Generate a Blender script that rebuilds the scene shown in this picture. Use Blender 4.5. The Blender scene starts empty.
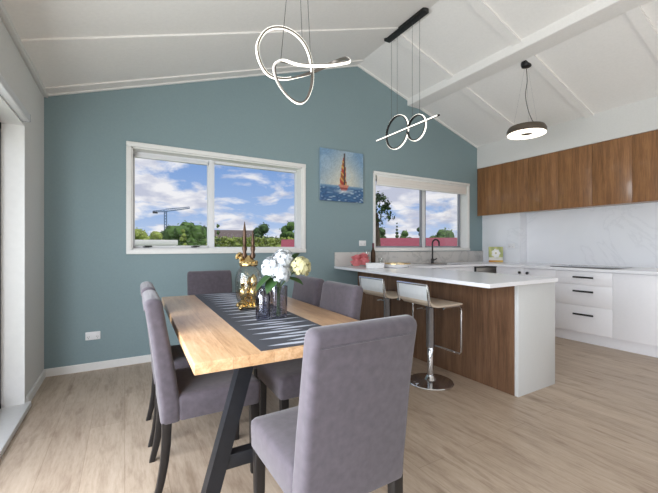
import bpy, bmesh, math, random
from mathutils import Vector, Matrix
random.seed(7)
R = math.radians
PI = math.pi
sc = bpy.context.scene
col = sc.collection

# ------------------------------------------------------------------ materials
def srgb(r, g, b):
    def f(v):
        v /= 255.0
        return v / 12.92 if v <= 0.04045 else ((v + 0.055) / 1.055) ** 2.4
    return (f(r), f(g), f(b), 1.0)

MATS = {}
def newmat(name):
    m = bpy.data.materials.new(name)
    m.use_nodes = True
    nt = m.node_tree
    b = nt.nodes['Principled BSDF']
    MATS[name] = m
    return m, nt, b

def N(nt, t, **kw):
    n = nt.nodes.new(t)
    for k, v in kw.items():
        if k in n.inputs.keys():
            n.inputs[k].default_value = v
        else:
            setattr(n, k, v)
    return n

def ramp(nt, stops):
    n = nt.nodes.new('ShaderNodeValToRGB')
    e = n.color_ramp.elements
    while len(e) < len(stops):
        e.new(0.5)
    for i, (p, c) in enumerate(stops):
        e[i].position = p
        e[i].color = c
    return n

def coords(nt, scale=(1, 1, 1), rot=(0, 0, 0), kind='Object'):
    tc = nt.nodes.new('ShaderNodeTexCoord')
    mp = nt.nodes.new('ShaderNodeMapping')
    mp.inputs['Scale'].default_value = scale
    mp.inputs['Rotation'].default_value = rot
    nt.links.new(tc.outputs[kind], mp.inputs['Vector'])
    return mp

def mat(name, rgb, rough=0.5, metal=0.0, vary=0.06, scale=30.0, bump=0.0, coat=0.0, spec=0.5, sheen=0.0, stretch=(1, 1, 1)):
    """a paint, fabric or metal with a fine procedural variation"""
    m, nt, b = newmat(name)
    c = srgb(*rgb)
    mp = coords(nt, stretch)
    n = N(nt, 'ShaderNodeTexNoise', Scale=scale, Detail=4.0)
    nt.links.new(mp.outputs[0], n.inputs['Vector'])
    lo = tuple(v * (1 - vary) for v in c[:3]) + (1,)
    hi = tuple(min(1, v * (1 + vary)) for v in c[:3]) + (1,)
    r = ramp(nt, [(0.3, lo), (0.7, hi)])
    nt.links.new(n.outputs['Fac'], r.inputs[0])
    nt.links.new(r.outputs[0], b.inputs['Base Color'])
    b.inputs['Roughness'].default_value = rough
    b.inputs['Metallic'].default_value = metal
    b.inputs['Coat Weight'].default_value = coat
    b.inputs['Specular IOR Level'].default_value = spec
    b.inputs['Sheen Weight'].default_value = sheen
    if bump:
        bp = N(nt, 'ShaderNodeBump', Strength=bump, Distance=0.002)
        nt.links.new(n.outputs['Fac'], bp.inputs['Height'])
        nt.links.new(bp.outputs[0], b.inputs['Normal'])
    return m

def wood(name, dark, mid, light, stretch, scale=5.0, rough=0.4, coat=0.0, board=None, bump=0.1, coat_rough=0.12, knots=False):
    m, nt, b = newmat(name)
    mp = coords(nt, stretch)
    n1 = N(nt, 'ShaderNodeTexNoise', Scale=scale, Detail=8.0, Roughness=0.65, Distortion=0.6)
    n2 = N(nt, 'ShaderNodeTexNoise', Scale=scale * 5, Detail=5.0, Roughness=0.7)
    nt.links.new(mp.outputs[0], n1.inputs['Vector'])
    nt.links.new(mp.outputs[0], n2.inputs['Vector'])
    mx = N(nt, 'ShaderNodeMix', data_type='FLOAT')
    mx.inputs[0].default_value = 0.4
    nt.links.new(n1.outputs['Fac'], mx.inputs[2])
    nt.links.new(n2.outputs['Fac'], mx.inputs[3])
    r = ramp(nt, [(0.32, srgb(*dark)), (0.5, srgb(*mid)), (0.68, srgb(*light))])
    nt.links.new(mx.outputs[0], r.inputs[0])
    out = r.outputs[0]
    if board:
        mp2 = coords(nt, (1, 1, 1), board['rot'])
        br = N(nt, 'ShaderNodeTexBrick', Scale=1.0)
        br.inputs['Color1'].default_value = board['c1']
        br.inputs['Color2'].default_value = board['c2']
        br.inputs['Mortar'].default_value = board['mortar']
        br.inputs['Mortar Size'].default_value = board.get('gap', 0.0015)
        br.inputs['Brick Width'].default_value = board['w']
        br.inputs['Row Height'].default_value = board['h']
        br.offset = 0.37
        nt.links.new(mp2.outputs[0], br.inputs['Vector'])
        mm = N(nt, 'ShaderNodeMix', data_type='RGBA', blend_type='MULTIPLY')
        mm.inputs[0].default_value = 1.0
        nt.links.new(out, mm.inputs[6])
        nt.links.new(br.outputs['Color'], mm.inputs[7])
        out = mm.outputs[2]
    if knots:                                             # short dark grain streaks and knots
        mp3 = coords(nt, (7.0, 1.5, 1.0))
        n3 = N(nt, 'ShaderNodeTexNoise', Scale=1.6, Detail=3.0, Roughness=0.5)
        nt.links.new(mp3.outputs[0], n3.inputs['Vector'])
        r3 = ramp(nt, [(0.6, (1, 1, 1, 1)), (0.74, (0.62, 0.57, 0.52, 1))])
        nt.links.new(n3.outputs['Fac'], r3.inputs[0])
        m3 = N(nt, 'ShaderNodeMix', data_type='RGBA', blend_type='MULTIPLY'); m3.inputs[0].default_value = 1.0
        nt.links.new(out, m3.inputs[6]); nt.links.new(r3.outputs[0], m3.inputs[7])
        out = m3.outputs[2]
    nt.links.new(out, b.inputs['Base Color'])
    b.inputs['Roughness'].default_value = rough
    b.inputs['Coat Weight'].default_value = coat
    b.inputs['Coat Roughness'].default_value = coat_rough
    bp = N(nt, 'ShaderNodeBump', Strength=bump, Distance=0.001)
    nt.links.new(mx.outputs[0], bp.inputs['Height'])
    nt.links.new(bp.outputs[0], b.inputs['Normal'])
    return m

def marble(name, base, vein, scale=1.6, rough=0.12, width=0.035, amount=0.75):
    m, nt, b = newmat(name)
    mp = coords(nt, (1, 1, 1), (0.4, 0.7, 0.5))
    n = N(nt, 'ShaderNodeTexNoise', Scale=scale, Detail=9.0, Roughness=0.55, Distortion=0.9)
    nt.links.new(mp.outputs[0], n.inputs['Vector'])
    a = N(nt, 'ShaderNodeMath', operation='SUBTRACT'); a.inputs[1].default_value = 0.5
    ab = N(nt, 'ShaderNodeMath', operation='ABSOLUTE')
    nt.links.new(n.outputs['Fac'], a.inputs[0]); nt.links.new(a.outputs[0], ab.inputs[0])
    bb = srgb(*base); vv = srgb(*vein)
    mixc = tuple(bb[i] * (1 - amount) + vv[i] * amount for i in range(3)) + (1,)
    r = ramp(nt, [(0.0, mixc), (width, tuple(bb[i] * 0.94 + vv[i] * .06 for i in range(3)) + (1,)), (0.2, bb)])
    nt.links.new(ab.outputs[0], r.inputs[0])
    nt.links.new(r.outputs[0], b.inputs['Base Color'])
    b.inputs['Roughness'].default_value = rough
    return m

def glass(name, tint=(1, 1, 1), refl=0.08, rough=0.0, fres=0.5):
    """thin clear pane: transparent plus a fresnel reflection"""
    m, nt, b = newmat(name)
    nt.nodes.remove(b)
    out = nt.nodes['Material Output']
    t = N(nt, 'ShaderNodeBsdfTransparent'); t.inputs[0].default_value = tint + (1,)
    g = N(nt, 'ShaderNodeBsdfGlossy'); g.inputs['Roughness'].default_value = rough
    lw = N(nt, 'ShaderNodeLayerWeight'); lw.inputs['Blend'].default_value = 0.25
    mul = N(nt, 'ShaderNodeMath', operation='MULTIPLY_ADD')
    mul.inputs[1].default_value = fres; mul.inputs[2].default_value = refl * 0.4
    nt.links.new(lw.outputs['Fresnel'], mul.inputs[0])
    mx = N(nt, 'ShaderNodeMixShader')
    nt.links.new(mul.outputs[0], mx.inputs[0])
    nt.links.new(t.outputs[0], mx.inputs[1]); nt.links.new(g.outputs[0], mx.inputs[2])
    nt.links.new(mx.outputs[0], out.inputs[0])
    return m

def emit(name, rgb, strength):
    m, nt, b = newmat(name)
    b.inputs['Base Color'].default_value = srgb(235, 232, 225)
    b.inputs['Emission Color'].default_value = srgb(*rgb)
    b.inputs['Emission Strength'].default_value = strength
    return m

def painted(name, rough=0.7):
    """reads the picture laid on the canvas as a colour attribute"""
    m, nt, b = newmat(name)
    a = N(nt, 'ShaderNodeVertexColor'); a.layer_name = 'paint'
    nt.links.new(a.outputs[0], b.inputs['Base Color'])
    b.inputs['Roughness'].default_value = rough
    return m

M_teal = mat('teal_paint', (131, 151, 156), 0.75, vary=0.025, scale=60, bump=0.02)
M_white_wall = mat('white_wall_paint', (216, 215, 213), 0.8, vary=0.02, scale=50)
M_ceiling = mat('ceiling_paint', (238, 235, 232), 0.85, vary=0.02, scale=40)
M_trim = mat('white_trim_paint', (230, 229, 227), 0.45, vary=0.02)
M_floor = wood('oak_floor_boards', (150, 130, 112), (182, 164, 146), (199, 183, 166), (5.5, 0.75, 5), 2.6, 0.42,
               board=dict(rot=(0, 0, R(90)), c1=(1.0, 0.99, 0.97, 1), c2=(0.9, 0.88, 0.86, 1), mortar=(0.72, 0.68, 0.63, 1), w=1.35, h=0.19), bump=0.05, knots=True)
M_table = wood('oak_table_top', (166, 120, 80), (208, 167, 126), (228, 197, 162), (9, 0.9, 9), 2.5, 0.34, coat=0.6, coat_rough=0.38,
               board=dict(rot=(0, 0, R(90)), c1=(1, 1, 1, 1), c2=(0.86, 0.84, 0.8, 1), mortar=(0.62, 0.55, 0.5, 1), w=2.2, h=0.155, gap=0.001))
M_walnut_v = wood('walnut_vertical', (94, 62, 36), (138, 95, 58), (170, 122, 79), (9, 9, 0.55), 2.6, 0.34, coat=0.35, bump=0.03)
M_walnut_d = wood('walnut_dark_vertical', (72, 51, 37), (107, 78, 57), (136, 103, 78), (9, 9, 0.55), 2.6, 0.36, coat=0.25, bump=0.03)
M_fabric = mat('grey_lavender_fabric', (76, 69, 77), 0.85, vary=0.16, scale=38, bump=0.12, sheen=0.25)
M_black_wood = mat('black_lacquered_wood', (24, 22, 23), 0.35, vary=0.15)
M_black_steel = mat('black_steel', (31, 33, 38), 0.4, vary=0.12, metal=0.3)
M_black = mat('matt_black', (20, 20, 21), 0.45)
M_chrome = mat('chrome', (212, 213, 216), 0.12, metal=1.0, vary=0.02)
M_sleeve = mat('blue_grey_chrome', (172, 180, 194), 0.2, metal=1.0, vary=0.02)
M_steel = mat('brushed_steel', (190, 190, 190), 0.28, metal=1.0, vary=0.05)
M_white_lam = mat('white_cabinet_laminate', (238, 238, 242), 0.3, vary=0.01)
M_white_panel = mat('white_end_panel', (205, 207, 207), 0.35, vary=0.01)
M_quartz = mat('white_quartz', (238, 239, 244), 0.2, vary=0.02, scale=160)
M_upstand = marble('grey_stone', (196, 193, 190), (166, 164, 163), 3.0, 0.25)
M_marble = marble('white_marble', (240, 242, 247), (165, 169, 180), 1.1, 0.07, 0.012, 0.17)
M_gold = mat('polished_gold', (206, 180, 128), 0.24, metal=1.0, vary=0.1)
M_bronze = mat('dark_bronze', (74, 55, 42), 0.35, metal=0.7, vary=0.15)
M_white_leather = mat('white_leatherette', (222, 226, 228), 0.4, vary=0.02, bump=0.03)
M_beige_seat = mat('cream_seat_underside', (205, 190, 172), 0.5, vary=0.02)
M_runner = mat('charcoal_runner_cloth', (66, 68, 76), 0.75, vary=0.1, scale=300, bump=0.2)
M_leafprint = mat('silver_leaf_print', (192, 197, 210), 0.5, vary=0.08, scale=60)
M_blind = mat('cream_blind_cloth', (226, 220, 214), 0.9, vary=0.03, scale=200)
M_alu = mat('white_aluminium', (226, 227, 230), 0.4, vary=0.01)
M_alu_grey = mat('grey_aluminium', (146, 148, 156), 0.4, vary=0.03, metal=0.2)
M_dish = mat('light_steel_finish', (176, 172, 168), 0.45, vary=0.04)
M_dark_alu = mat('charcoal_aluminium', (72, 73, 80), 0.4, vary=0.05)
M_plastic = mat('white_plastic', (232, 232, 234), 0.35, vary=0.01)
M_glass = glass('window_glass', refl=0.0, fres=0.12)
M_jar = glass('jar_glass', (0.95, 0.96, 0.95), 0.1, fres=0.3)
M_smoke = glass('smoky_glass', (0.62, 0.63, 0.7), 0.25)
M_clear = glass('faceted_clear_glass', (0.8, 0.79, 0.83), 0.25)
M_led = emit('led_diffuser', (255, 249, 238), 1.5)
M_led_warm = emit('lamp_diffuser', (255, 243, 224), 2.2)
M_lamp_body = mat('taupe_metal', (96, 86, 76), 0.4, vary=0.05, metal=0.5)
M_led_body = mat('satin_grey_metal', (122, 116, 110), 0.35, metal=0.7, vary=0.05)
M_cable = mat('dark_cable', (62, 60, 60), 0.5)
M_petal_white = mat('white_petals', (216, 220, 224), 0.7, vary=0.1, scale=80)
M_petal_cream = mat('cream_petals', (214, 208, 162), 0.7, vary=0.1, scale=80)
M_petal_pink = mat('pink_petals', (232, 146, 150), 0.7, vary=0.18, scale=80)
M_leaf = mat('flower_leaf_green', (48, 78, 38), 0.5, vary=0.25, scale=40)
M_stem = mat('flower_stem_green', (88, 118, 66), 0.5, vary=0.1)
M_cooktop = mat('black_ceramic_glass', (26, 27, 30), 0.06, vary=0.02)
M_paint = painted('picture_paint')
M_tree = mat('tree_foliage', (78, 106, 50), 0.8, vary=0.6, scale=2.5)
M_tree_dark = mat('dark_tree_foliage', (58, 82, 44), 0.8, vary=0.6, scale=3)
M_tree_lime = mat('lime_tree_foliage', (138, 152, 74), 0.8, vary=0.5, scale=2.5)
M_bark = mat('bark', (88, 72, 58), 0.9, vary=0.3, scale=8)
M_grass = mat('lawn', (104, 126, 66), 0.9, vary=0.3, scale=0.4)
M_red_roof = mat('red_painted_roof', (148, 64, 78), 0.6, vary=0.08, scale=2.0)
M_grey_roof = mat('grey_tiled_roof', (104, 92, 88), 0.8, vary=0.15, scale=3.0)
M_white_out = mat('white_weatherboard', (224, 224, 226), 0.6, vary=0.03)
M_crane = mat('blue_grey_steel', (96, 118, 148), 0.5, vary=0.05)

# ------------------------------------------------------------------ mesh builder
def link(name, me, m, parent=None, loc=None, rz=0.0):
    o = bpy.data.objects.new(name, me)
    for mm in (m if isinstance(m, (list, tuple)) else [m]):
        me.materials.append(mm)
    col.objects.link(o)
    if parent is not None:
        o.parent = parent
    if loc is not None:
        o.location = loc
    o.rotation_euler = (0, 0, rz)
    return o

class MB:
    def __init__(self):
        self.bm = bmesh.new()
        self.mi = 0
    def _take(self, tb):
        for f in tb.faces:
            f.material_index = self.mi
        me = bpy.data.meshes.new('tmp')
        tb.to_mesh(me); tb.free()
        self.bm.from_mesh(me)
        bpy.data.meshes.remove(me)
    def box(self, a, b, bev=0.0, seg=2, mtx=None):
        tb = bmesh.new()
        vs = [tb.verts.new((x, y, z)) for x in (a[0], b[0]) for y in (a[1], b[1]) for z in (a[2], b[2])]
        for q in ((0, 1, 3, 2), (4, 6, 7, 5), (0, 4, 5, 1), (2, 3, 7, 6), (0, 2, 6, 4), (1, 5, 7, 3)):
            tb.faces.new([vs[i] for i in q])
        bmesh.ops.recalc_face_normals(tb, faces=tb.faces)
        if bev:
            bmesh.ops.bevel(tb, geom=list(tb.edges), offset=bev, segments=seg, profile=0.5, affect='EDGES')
        if mtx:
            bmesh.ops.transform(tb, matrix=mtx, verts=tb.verts)
        self._take(tb); return self
    def prism(self, poly, axis, a, b, bev=0.0):
        """poly in the two remaining axes, swept from a to b along axis"""
        def P(p, t):
            return {'x': (t, p[0], p[1]), 'y': (p[0], t, p[1]), 'z': (p[0], p[1], t)}[axis]
        tb = bmesh.new()
        lo = [tb.verts.new(P(p, a)) for p in poly]; hi = [tb.verts.new(P(p, b)) for p in poly]
        n = len(poly)
        tb.faces.new(lo); tb.faces.new(list(reversed(hi)))
        for i in range(n):
            tb.faces.new((lo[i], lo[(i + 1) % n], hi[(i + 1) % n], hi[i]))
        bmesh.ops.recalc_face_normals(tb, faces=tb.faces)
        if bev:
            bmesh.ops.bevel(tb, geom=list(tb.edges), offset=bev, segments=2, profile=0.5, affect='EDGES')
        self._take(tb); return self
    def loft(self, rings, cap=True, closed=False):
        tb = bmesh.new()
        vr = [[tb.verts.new(p) for p in r] for r in rings]
        n = len(rings[0]); k = len(vr)
        for j in range(k if closed else k - 1):
            A, B = vr[j], vr[(j + 1) % k]
            for i in range(n):
                tb.faces.new((A[i], A[(i + 1) % n], B[(i + 1) % n], B[i]))
        if cap and not closed:
            tb.faces.new(list(reversed(vr[0]))); tb.faces.new(vr[-1])
        bmesh.ops.recalc_face_normals(tb, faces=tb.faces)
        self._take(tb); return self
    def tube(self, pts, r, seg=8, closed=False):
        pts = [Vector(p) for p in pts]; n = len(pts); rings = []; prev = None
        for i, p in enumerate(pts):
            if closed:
                t = pts[(i + 1) % n] - pts[i - 1]
            else:
                t = pts[min(i + 1, n - 1)] - pts[max(i - 1, 0)]
            t.normalize()
            if prev is None:
                u = t.orthogonal().normalized()
            else:
                u = (prev - t * prev.dot(t)).normalized()
            prev = u; v = t.cross(u)
            rr = r[i] if isinstance(r, (list, tuple)) else r
            rings.append([p + (u * math.cos(2 * PI * k / seg) + v * math.sin(2 * PI * k / seg)) * rr for k in range(seg)])
        return self.loft(rings, not closed, closed)
    def lathe(self, prof, c=(0, 0, 0), seg=32, cap=True, sx=1.0, rot=0.0):
        rings = [[(c[0] + r * math.cos(2 * PI * k / seg + rot) * sx, c[1] + r * math.sin(2 * PI * k / seg + rot), c[2] + z) for k in range(seg)] for r, z in prof]
        return self.loft(rings, cap)
    def lathe_loop(self, prof, c=(0, 0, 0), seg=48):
        """closed profile around a hole"""
        rings = [[(c[0] + r * math.cos(2 * PI * k / seg), c[1] + r * math.sin(2 * PI * k / seg), c[2] + z) for r, z in prof] for k in range(seg)]
        return self.loft(rings, False, True)
    def quad(self, ps):
        vs = [self.bm.verts.new(p) for p in ps]
        f = self.bm.faces.new(vs); f.material_index = self.mi
        return self
    def blob(self, c, r, sub=2, sz=(1, 1, 1), jit=0.0):
        tb = bmesh.new()
        bmesh.ops.create_icosphere(tb, subdivisions=sub, radius=r)
        for v in tb.verts:
            k = 1 + random.uniform(-jit, jit)
            v.co = Vector((v.co.x * sz[0] * k + c[0], v.co.y * sz[1] * k + c[1], v.co.z * sz[2] * k + c[2]))
        self._take(tb); return self
    def build(self, name, m, parent=None, loc=None, rz=0.0, smooth=True, angle=38):
        me = bpy.data.meshes.new(name)
        if loc is not None and parent is None:      # geometry was given in world space: set the origin at loc
            bmesh.ops.transform(self.bm, matrix=Matrix.Translation(-Vector(loc)), verts=self.bm.verts)
        self.bm.to_mesh(me); self.bm.free()
        if smooth:
            me.shade_smooth(); me.set_sharp_from_angle(angle=R(angle))
        return link(name, me, m, parent, loc, rz)

def rrect(hx, hy, r, seg=4):
    pts = []
    for (sx, sy, a0) in ((1, 1, 0), (-1, 1, 90), (-1, -1, 180), (1, -1, 270)):
        for k in range(seg + 1):
            a = R(a0 + 90 * k / seg)
            pts.append((sx * (hx - r) + r * math.cos(a), sy * (hy - r) + r * math.sin(a)))
    return pts

def tag(o, label, cat, group=None, kind=None):
    o['label'] = label; o['category'] = cat
    if group: o['group'] = group
    if kind: o['kind'] = kind
    return o
def thing(name, label, cat, loc=(0, 0, 0), rz=0.0, group=None):
    o = bpy.data.objects.new(name, None)
    o.empty_display_size = 0.1
    col.objects.link(o); o.location = loc; o.rotation_euler = (0, 0, rz)
    return tag(o, label, cat, group)
def struct(o):
    o['kind'] = 'structure'; return o
def dup(root, loc, rz, label):
    r = root.copy(); col.objects.link(r); r.location = loc; r.rotation_euler = (0, 0, rz); r['label'] = label
    for ch in list(root.children):
        c = ch.copy(); col.objects.link(c); c.parent = r
        for g in list(ch.children):
            d = g.copy(); col.objects.link(d); d.parent = c
    return r
def catmull(P, n=8, closed=True):
    P = [Vector(p) for p in P]; out = []; k = len(P)
    for i in range(k if closed else k - 1):
        if closed:
            a, b, c, d = P[i - 1], P[i], P[(i + 1) % k], P[(i + 2) % k]
        else:
            a, b, c, d = P[max(i - 1, 0)], P[i], P[i + 1], P[min(i + 2, k - 1)]
        for j in range(n):
            t = j / n
            out.append(0.5 * ((2 * b) + (c - a) * t + (2 * a - 5 * b + 4 * c - d) * t * t + (3 * b - a - 3 * c + d) * t ** 3))
    if not closed: out.append(P[-1])
    return out

# ------------------------------------------------------------------ room dimensions
XL, XR, YB, YF = -0.62, 5.60, 3.97, -3.2         # left wall, right wall, teal wall, wall behind the camera
XRDG, ZRDG, SL, SR = 2.76, 3.66, 0.338, 0.307    # ridge and the two ceiling pitches
def zc(x):
    return ZRDG - (SL * (XRDG - x) if x < XRDG else SR * (x - XRDG))

# floor, ceiling
struct(MB().box((XL - 0.2, YF - 0.2, -0.15), (XR + 0.2, YB + 0.2, 0)).build('floor', M_floor, smooth=False))
mb = MB()
mb.prism([(XL - 0.2, zc(XL - 0.2)), (XRDG, ZRDG), (XR + 0.2, zc(XR + 0.2)), (XR + 0.2, zc(XR + 0.2) + 0.15), (XRDG, ZRDG + 0.15), (XL - 0.2, zc(XL - 0.2) + 0.15)], 'y', YF - 0.2, YB + 0.2)
struct(mb.build('ceiling', M_ceiling, smooth=False))

# teal wall with two openings
W1 = (0.058, 1.918, 1.13, 2.145); W2 = (3.064, 5.03, 1.128, 2.19)
mb = MB()
def wallcol(mb, x0, x1, z0=0.0, z1=None, y0=YB, y1=YB + 0.2):
    xs = [x0] + ([XRDG] if x0 < XRDG < x1 else []) + [x1]
    if z1 is None:
        top = [(x, zc(x)) for x in reversed(xs)]
    else:
        top = [(x1, z1), (x0, z1)]
    mb.prism([(x0, z0), (x1, z0)] + top, 'y', y0, y1)
for (x0, x1) in ((XL - 0.2, W1[0]), (W1[1], W2[0]), (W2[1], XR + 0.2)):
    wallcol(mb, x0, x1)
for W in (W1, W2):
    wallcol(mb, W[0], W[1], 0, W[2]); wallcol(mb, W[0], W[1], W[3])
struct(mb.build('wall_back', M_teal, smooth=False))

# left wall with the sliding door opening
DY0, DY1, DZ0, DZ1 = -0.9, 3.262, 0.035, 2.03
mb = MB()
mb.box((XL - 0.2, DY1, 0), (XL, YB, zc(XL)))
mb.box((XL - 0.2, YF, 0), (XL, DY0, zc(XL)))
mb.box((XL - 0.2, DY0, DZ1), (XL, DY1, zc(XL)))
mb.box((XL - 0.2, DY0, 0), (XL, DY1, DZ0))
struct(mb.build('wall_left', M_white_wall, smooth=False))
struct(MB().box((XR, YF, 0), (XR + 0.2, YB, zc(XR))).build('wall_right', M_white_wall, smooth=False))
# wall behind the camera, with an unseen wide glazed opening added for even light
mb = MB()
RX0, RX1, RZ1 = 0.2, 5.0, 2.25
wallcol(mb, XL - 0.2, RX0, 0, None, YF - 0.2, YF); wallcol(mb, RX1, XR + 0.2, 0, None, YF - 0.2, YF)
wallcol(mb, RX0, RX1, RZ1, None, YF - 0.2, YF)
struct(mb.build('wall_rear', M_white_wall, smooth=False))
mb = MB()
for x in (RX0, 1.8, 3.4, RX1):
    mb.box((x - 0.03, YF - 0.16, 0), (x + 0.03, YF - 0.1, RZ1), 0.004)
mb.box((RX0, YF - 0.16, 0), (RX1, YF - 0.1, 0.06)); mb.box((RX0, YF - 0.16, RZ1 - 0.06), (RX1, YF - 0.1, RZ1))
rw = struct(mb.build('added_window', M_dark_alu))
g = MB().box((RX0, YF - 0.135, 0.06), (RX1, YF - 0.125, RZ1 - 0.06)).build('glass', M_glass, rw, smooth=False)

# bulkhead over the wall cupboards
BX = 5.28
struct(MB().prism([(BX, 2.505), (XR, 2.505), (XR, zc(XR)), (BX, zc(BX))], 'y', YF + 0.01, YB - 0.001).build('trim_1', M_white_wall, smooth=False))
# boxed-out column in the splashback corner
struct(MB().box((5.42, 3.287, 0.0), (XR, YB - 0.001, 2.5)).build('trim_2', M_marble, smooth=False))

# ceiling battens running down both slopes, the long beam and the cornices
k = 3
for (y0, y1) in ((3.12, 3.22), (2.215, 2.315), (1.3, 1.4), (0.39, 0.49), (-0.52, -0.42), (-1.43, -1.33)):
    mb = MB()
    mb.prism([(XL, zc(XL) - 0.014), (XRDG, ZRDG - 0.014), (XRDG, ZRDG), (XL, zc(XL))], 'y', y0 - 0.1, y1)
    mb.prism([(XRDG, ZRDG - 0.024), (BX, zc(BX) - 0.024), (BX, zc(BX)), (XRDG, ZRDG)], 'y', y0, y1)
    struct(mb.build('trim_%d' % k, M_ceiling, smooth=False)); k += 1
mb = MB()
bz = zc(3.925) - 0.015
mb.prism([(3.675, zc(3.675)), (3.675, bz - 0.002), (3.683, bz - 0.01), (3.915, bz - 0.01), (3.925, bz), (3.925, zc(3.925))], 'y', YF, YB)
struct(mb.build('trim_%d' % k, M_ceiling, smooth=False)); k += 1
for (p, q) in (((XL, zc(XL)), (XRDG, ZRDG)), ((XRDG, ZRDG), (BX, zc(BX)))):
    struct(MB().prism([(p[0], p[1] - 0.028), (q[0], q[1] - 0.028), q, p], 'y', YB - 0.02, YB).build('trim_%d' % k, M_trim, smooth=False)); k += 1
struct(MB().prism([(XL, zc(XL) - 0.014), (XRDG, ZRDG - 0.014), (XRDG, ZRDG), (XL, zc(XL))], 'y', YB - 0.14, YB - 0.02).build('trim_%d' % k, M_ceiling, smooth=False)); k += 1
struct(MB().box((XL, YF, zc(XL) - 0.035), (XL + 0.03, YB, zc(XL) + 0.012), 0.006).build('trim_%d' % k, M_trim)); k += 1
# skirting
struct(MB().prism([(YB, 0), (YB - 0.014, 0), (YB - 0.014, 0.062), (YB - 0.008, 0.07), (YB, 0.07)], 'x', XL, 2.6).build('baseboard_back', M_trim, smooth=False))
struct(MB().prism([(XL, 0), (XL + 0.014, 0), (XL + 0.014, 0.062), (XL + 0.008, 0.07), (XL, 0.07)], 'y', DY1 + 0.04, YB).build('baseboard_left', M_trim, smooth=False))
# door reveal linings and threshold board
mb = MB()
mb.box((XL - 0.13, DY1 - 0.012, DZ0), (XL + 0.004, DY1, DZ1)); mb.box((XL - 0.13, DY0, DZ1 - 0.012), (XL + 0.004, DY1, DZ1))
struct(mb.build('trim_%d' % k, M_trim, smooth=False)); k += 1
struct(MB().box((XL - 0.13, DY0, 0.0), (XL + 0.035, DY1 + 0.03, 0.04), 0.005).build('trim_%d' % k, M_trim)); k += 1

# sliding door in the left wall
mb = MB()
fx0, fx1 = XL - 0.19, XL - 0.12
mb.box((fx0, DY1 - 0.05, DZ0), (fx1, DY1 - 0.012, DZ1 - 0.012), 0.004); mb.box((fx0, DY0, DZ0), (fx1, DY0 + 0.04, DZ1), 0.004)
mb.box((fx0, DY0, 0.04), (fx1, DY1 - 0.012, 0.075), 0.004); mb.box((fx0, DY0, DZ1 - 0.06), (fx1, DY1 - 0.012, DZ1 - 0.012), 0.004)
d1 = struct(mb.build('door_1', M_dark_alu))
for i, (y0, y1, off) in enumerate(((-0.85, 1.25, 0.0), (1.15, 3.2, 0.03))):
    mb = MB()
    x0, x1 = fx0 + 0.005 + off, fx0 + 0.035 + off
    for y in (y0, y1 - 0.06):
        mb.box((x0, y, 0.075), (x1, y + 0.06, DZ1 - 0.06), 0.003)
    mb.box((x0, y0, 0.075), (x1, y1, 0.15), 0.003); mb.box((x0, y0, DZ1 - 0.12), (x1, y1, DZ1 - 0.06), 0.003)
    s = mb.build('sash', M_dark_alu, d1)
    MB().box((x0 + 0.012, y0 + 0.06, 0.15), (x0 + 0.018, y1 - 0.06, DZ1 - 0.12)).build('glass', M_glass, s, smooth=False)

# ------------------------------------------------------------------ windows in the teal wall
def window(name, W, mull, arch):
    x0, x1, z0, z1 = W
    root = MB()
    # architrave around the opening, proud of the wall
    aw, ay = arch, YB - 0.018
    root.box((x0 - aw, ay, z0 - aw), (x0, YB + 0.02, z1 + aw), 0.004); root.box((x1, ay, z0 - aw), (x1 + aw, YB + 0.02, z1 + aw), 0.004)
    root.box((x0 - aw, ay - 0.006, z1), (x1 + aw, YB + 0.02, z1 + aw), 0.004); root.box((x0 - aw, ay - 0.012, z0 - aw), (x1 + aw, YB + 0.02, z0), 0.004)
    # reveal linings
    root.box((x0, YB, z0), (x0 + 0.012, YB + 0.2, z1)); root.box((x1 - 0.012, YB, z0), (x1, YB + 0.2, z1))
    root.box((x0, YB, z0), (x1, YB + 0.2, z0 + 0.01)); root.box((x0, YB, z1 - 0.012), (x1, YB + 0.2, z1))
    w = struct(root.build(name, M_trim))
    f = MB()
    ya, yb = YB + 0.14, YB + 0.185
    f.box((x0, ya, z0), (x0 + 0.018, yb, z1), 0.003); f.box((x1 - 0.018, ya, z0), (x1, yb, z1), 0.003)
    f.box((x0, ya, z0), (x1, yb, z0 + 0.025), 0.003); f.box((x0, ya, z1 - 0.04), (x1, yb, z1), 0.003)
    f.box((mull - 0.03, ya - 0.015, z0), (mull + 0.03, yb, z1), 0.003)
    f.build('window_frame', M_alu, w)
    return w, ya
w1, ya = window('window_1', W1, 0.85, 0.046)
mb = MB(); x0, x1, z0, z1 = W1[0] + 0.018, 0.82, W1[2] + 0.02, W1[3] - 0.04
for a, b in (((x0, z0), (x0 + 0.014, z1)), ((x1 - 0.014, z0), (x1, z1)), ((x0, z0), (x1, z0 + 0.02)), ((x0, z1 - 0.028), (x1, z1))):
    mb.box((a[0], ya - 0.012, a[1]), (b[0], ya + 0.03, b[1]), 0.003)
s = mb.build('sash', M_alu, w1)
MB().box((x0 + 0.01, ya + 0.012, z0 + 0.015), (x1 - 0.01, ya + 0.018, z1 - 0.02)).build('glass', M_glass, s, smooth=False)
MB().box((0.88, ya + 0.012, z0), (W1[1] - 0.015, ya + 0.018, z1)).build('glass', M_glass, w1, smooth=False)
for lx in (0.19, 0.66):
    mb = MB(); mb.box((lx - 0.03, ya - 0.03, z0 + 0.0), (lx + 0.03, ya - 0.012, z0 + 0.012), 0.004); mb.box((lx - 0.012, ya - 0.05, z0 + 0.006), (lx + 0.055, ya - 0.03, z0 + 0.018), 0.004)
    mb.build('latch', M_black, w1)['label'] = 'black latch'
w2, ya = window('window_2', W2, 4.14, 0.036)
z0, z1 = W2[2] + 0.02, W2[3] - 0.04
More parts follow.
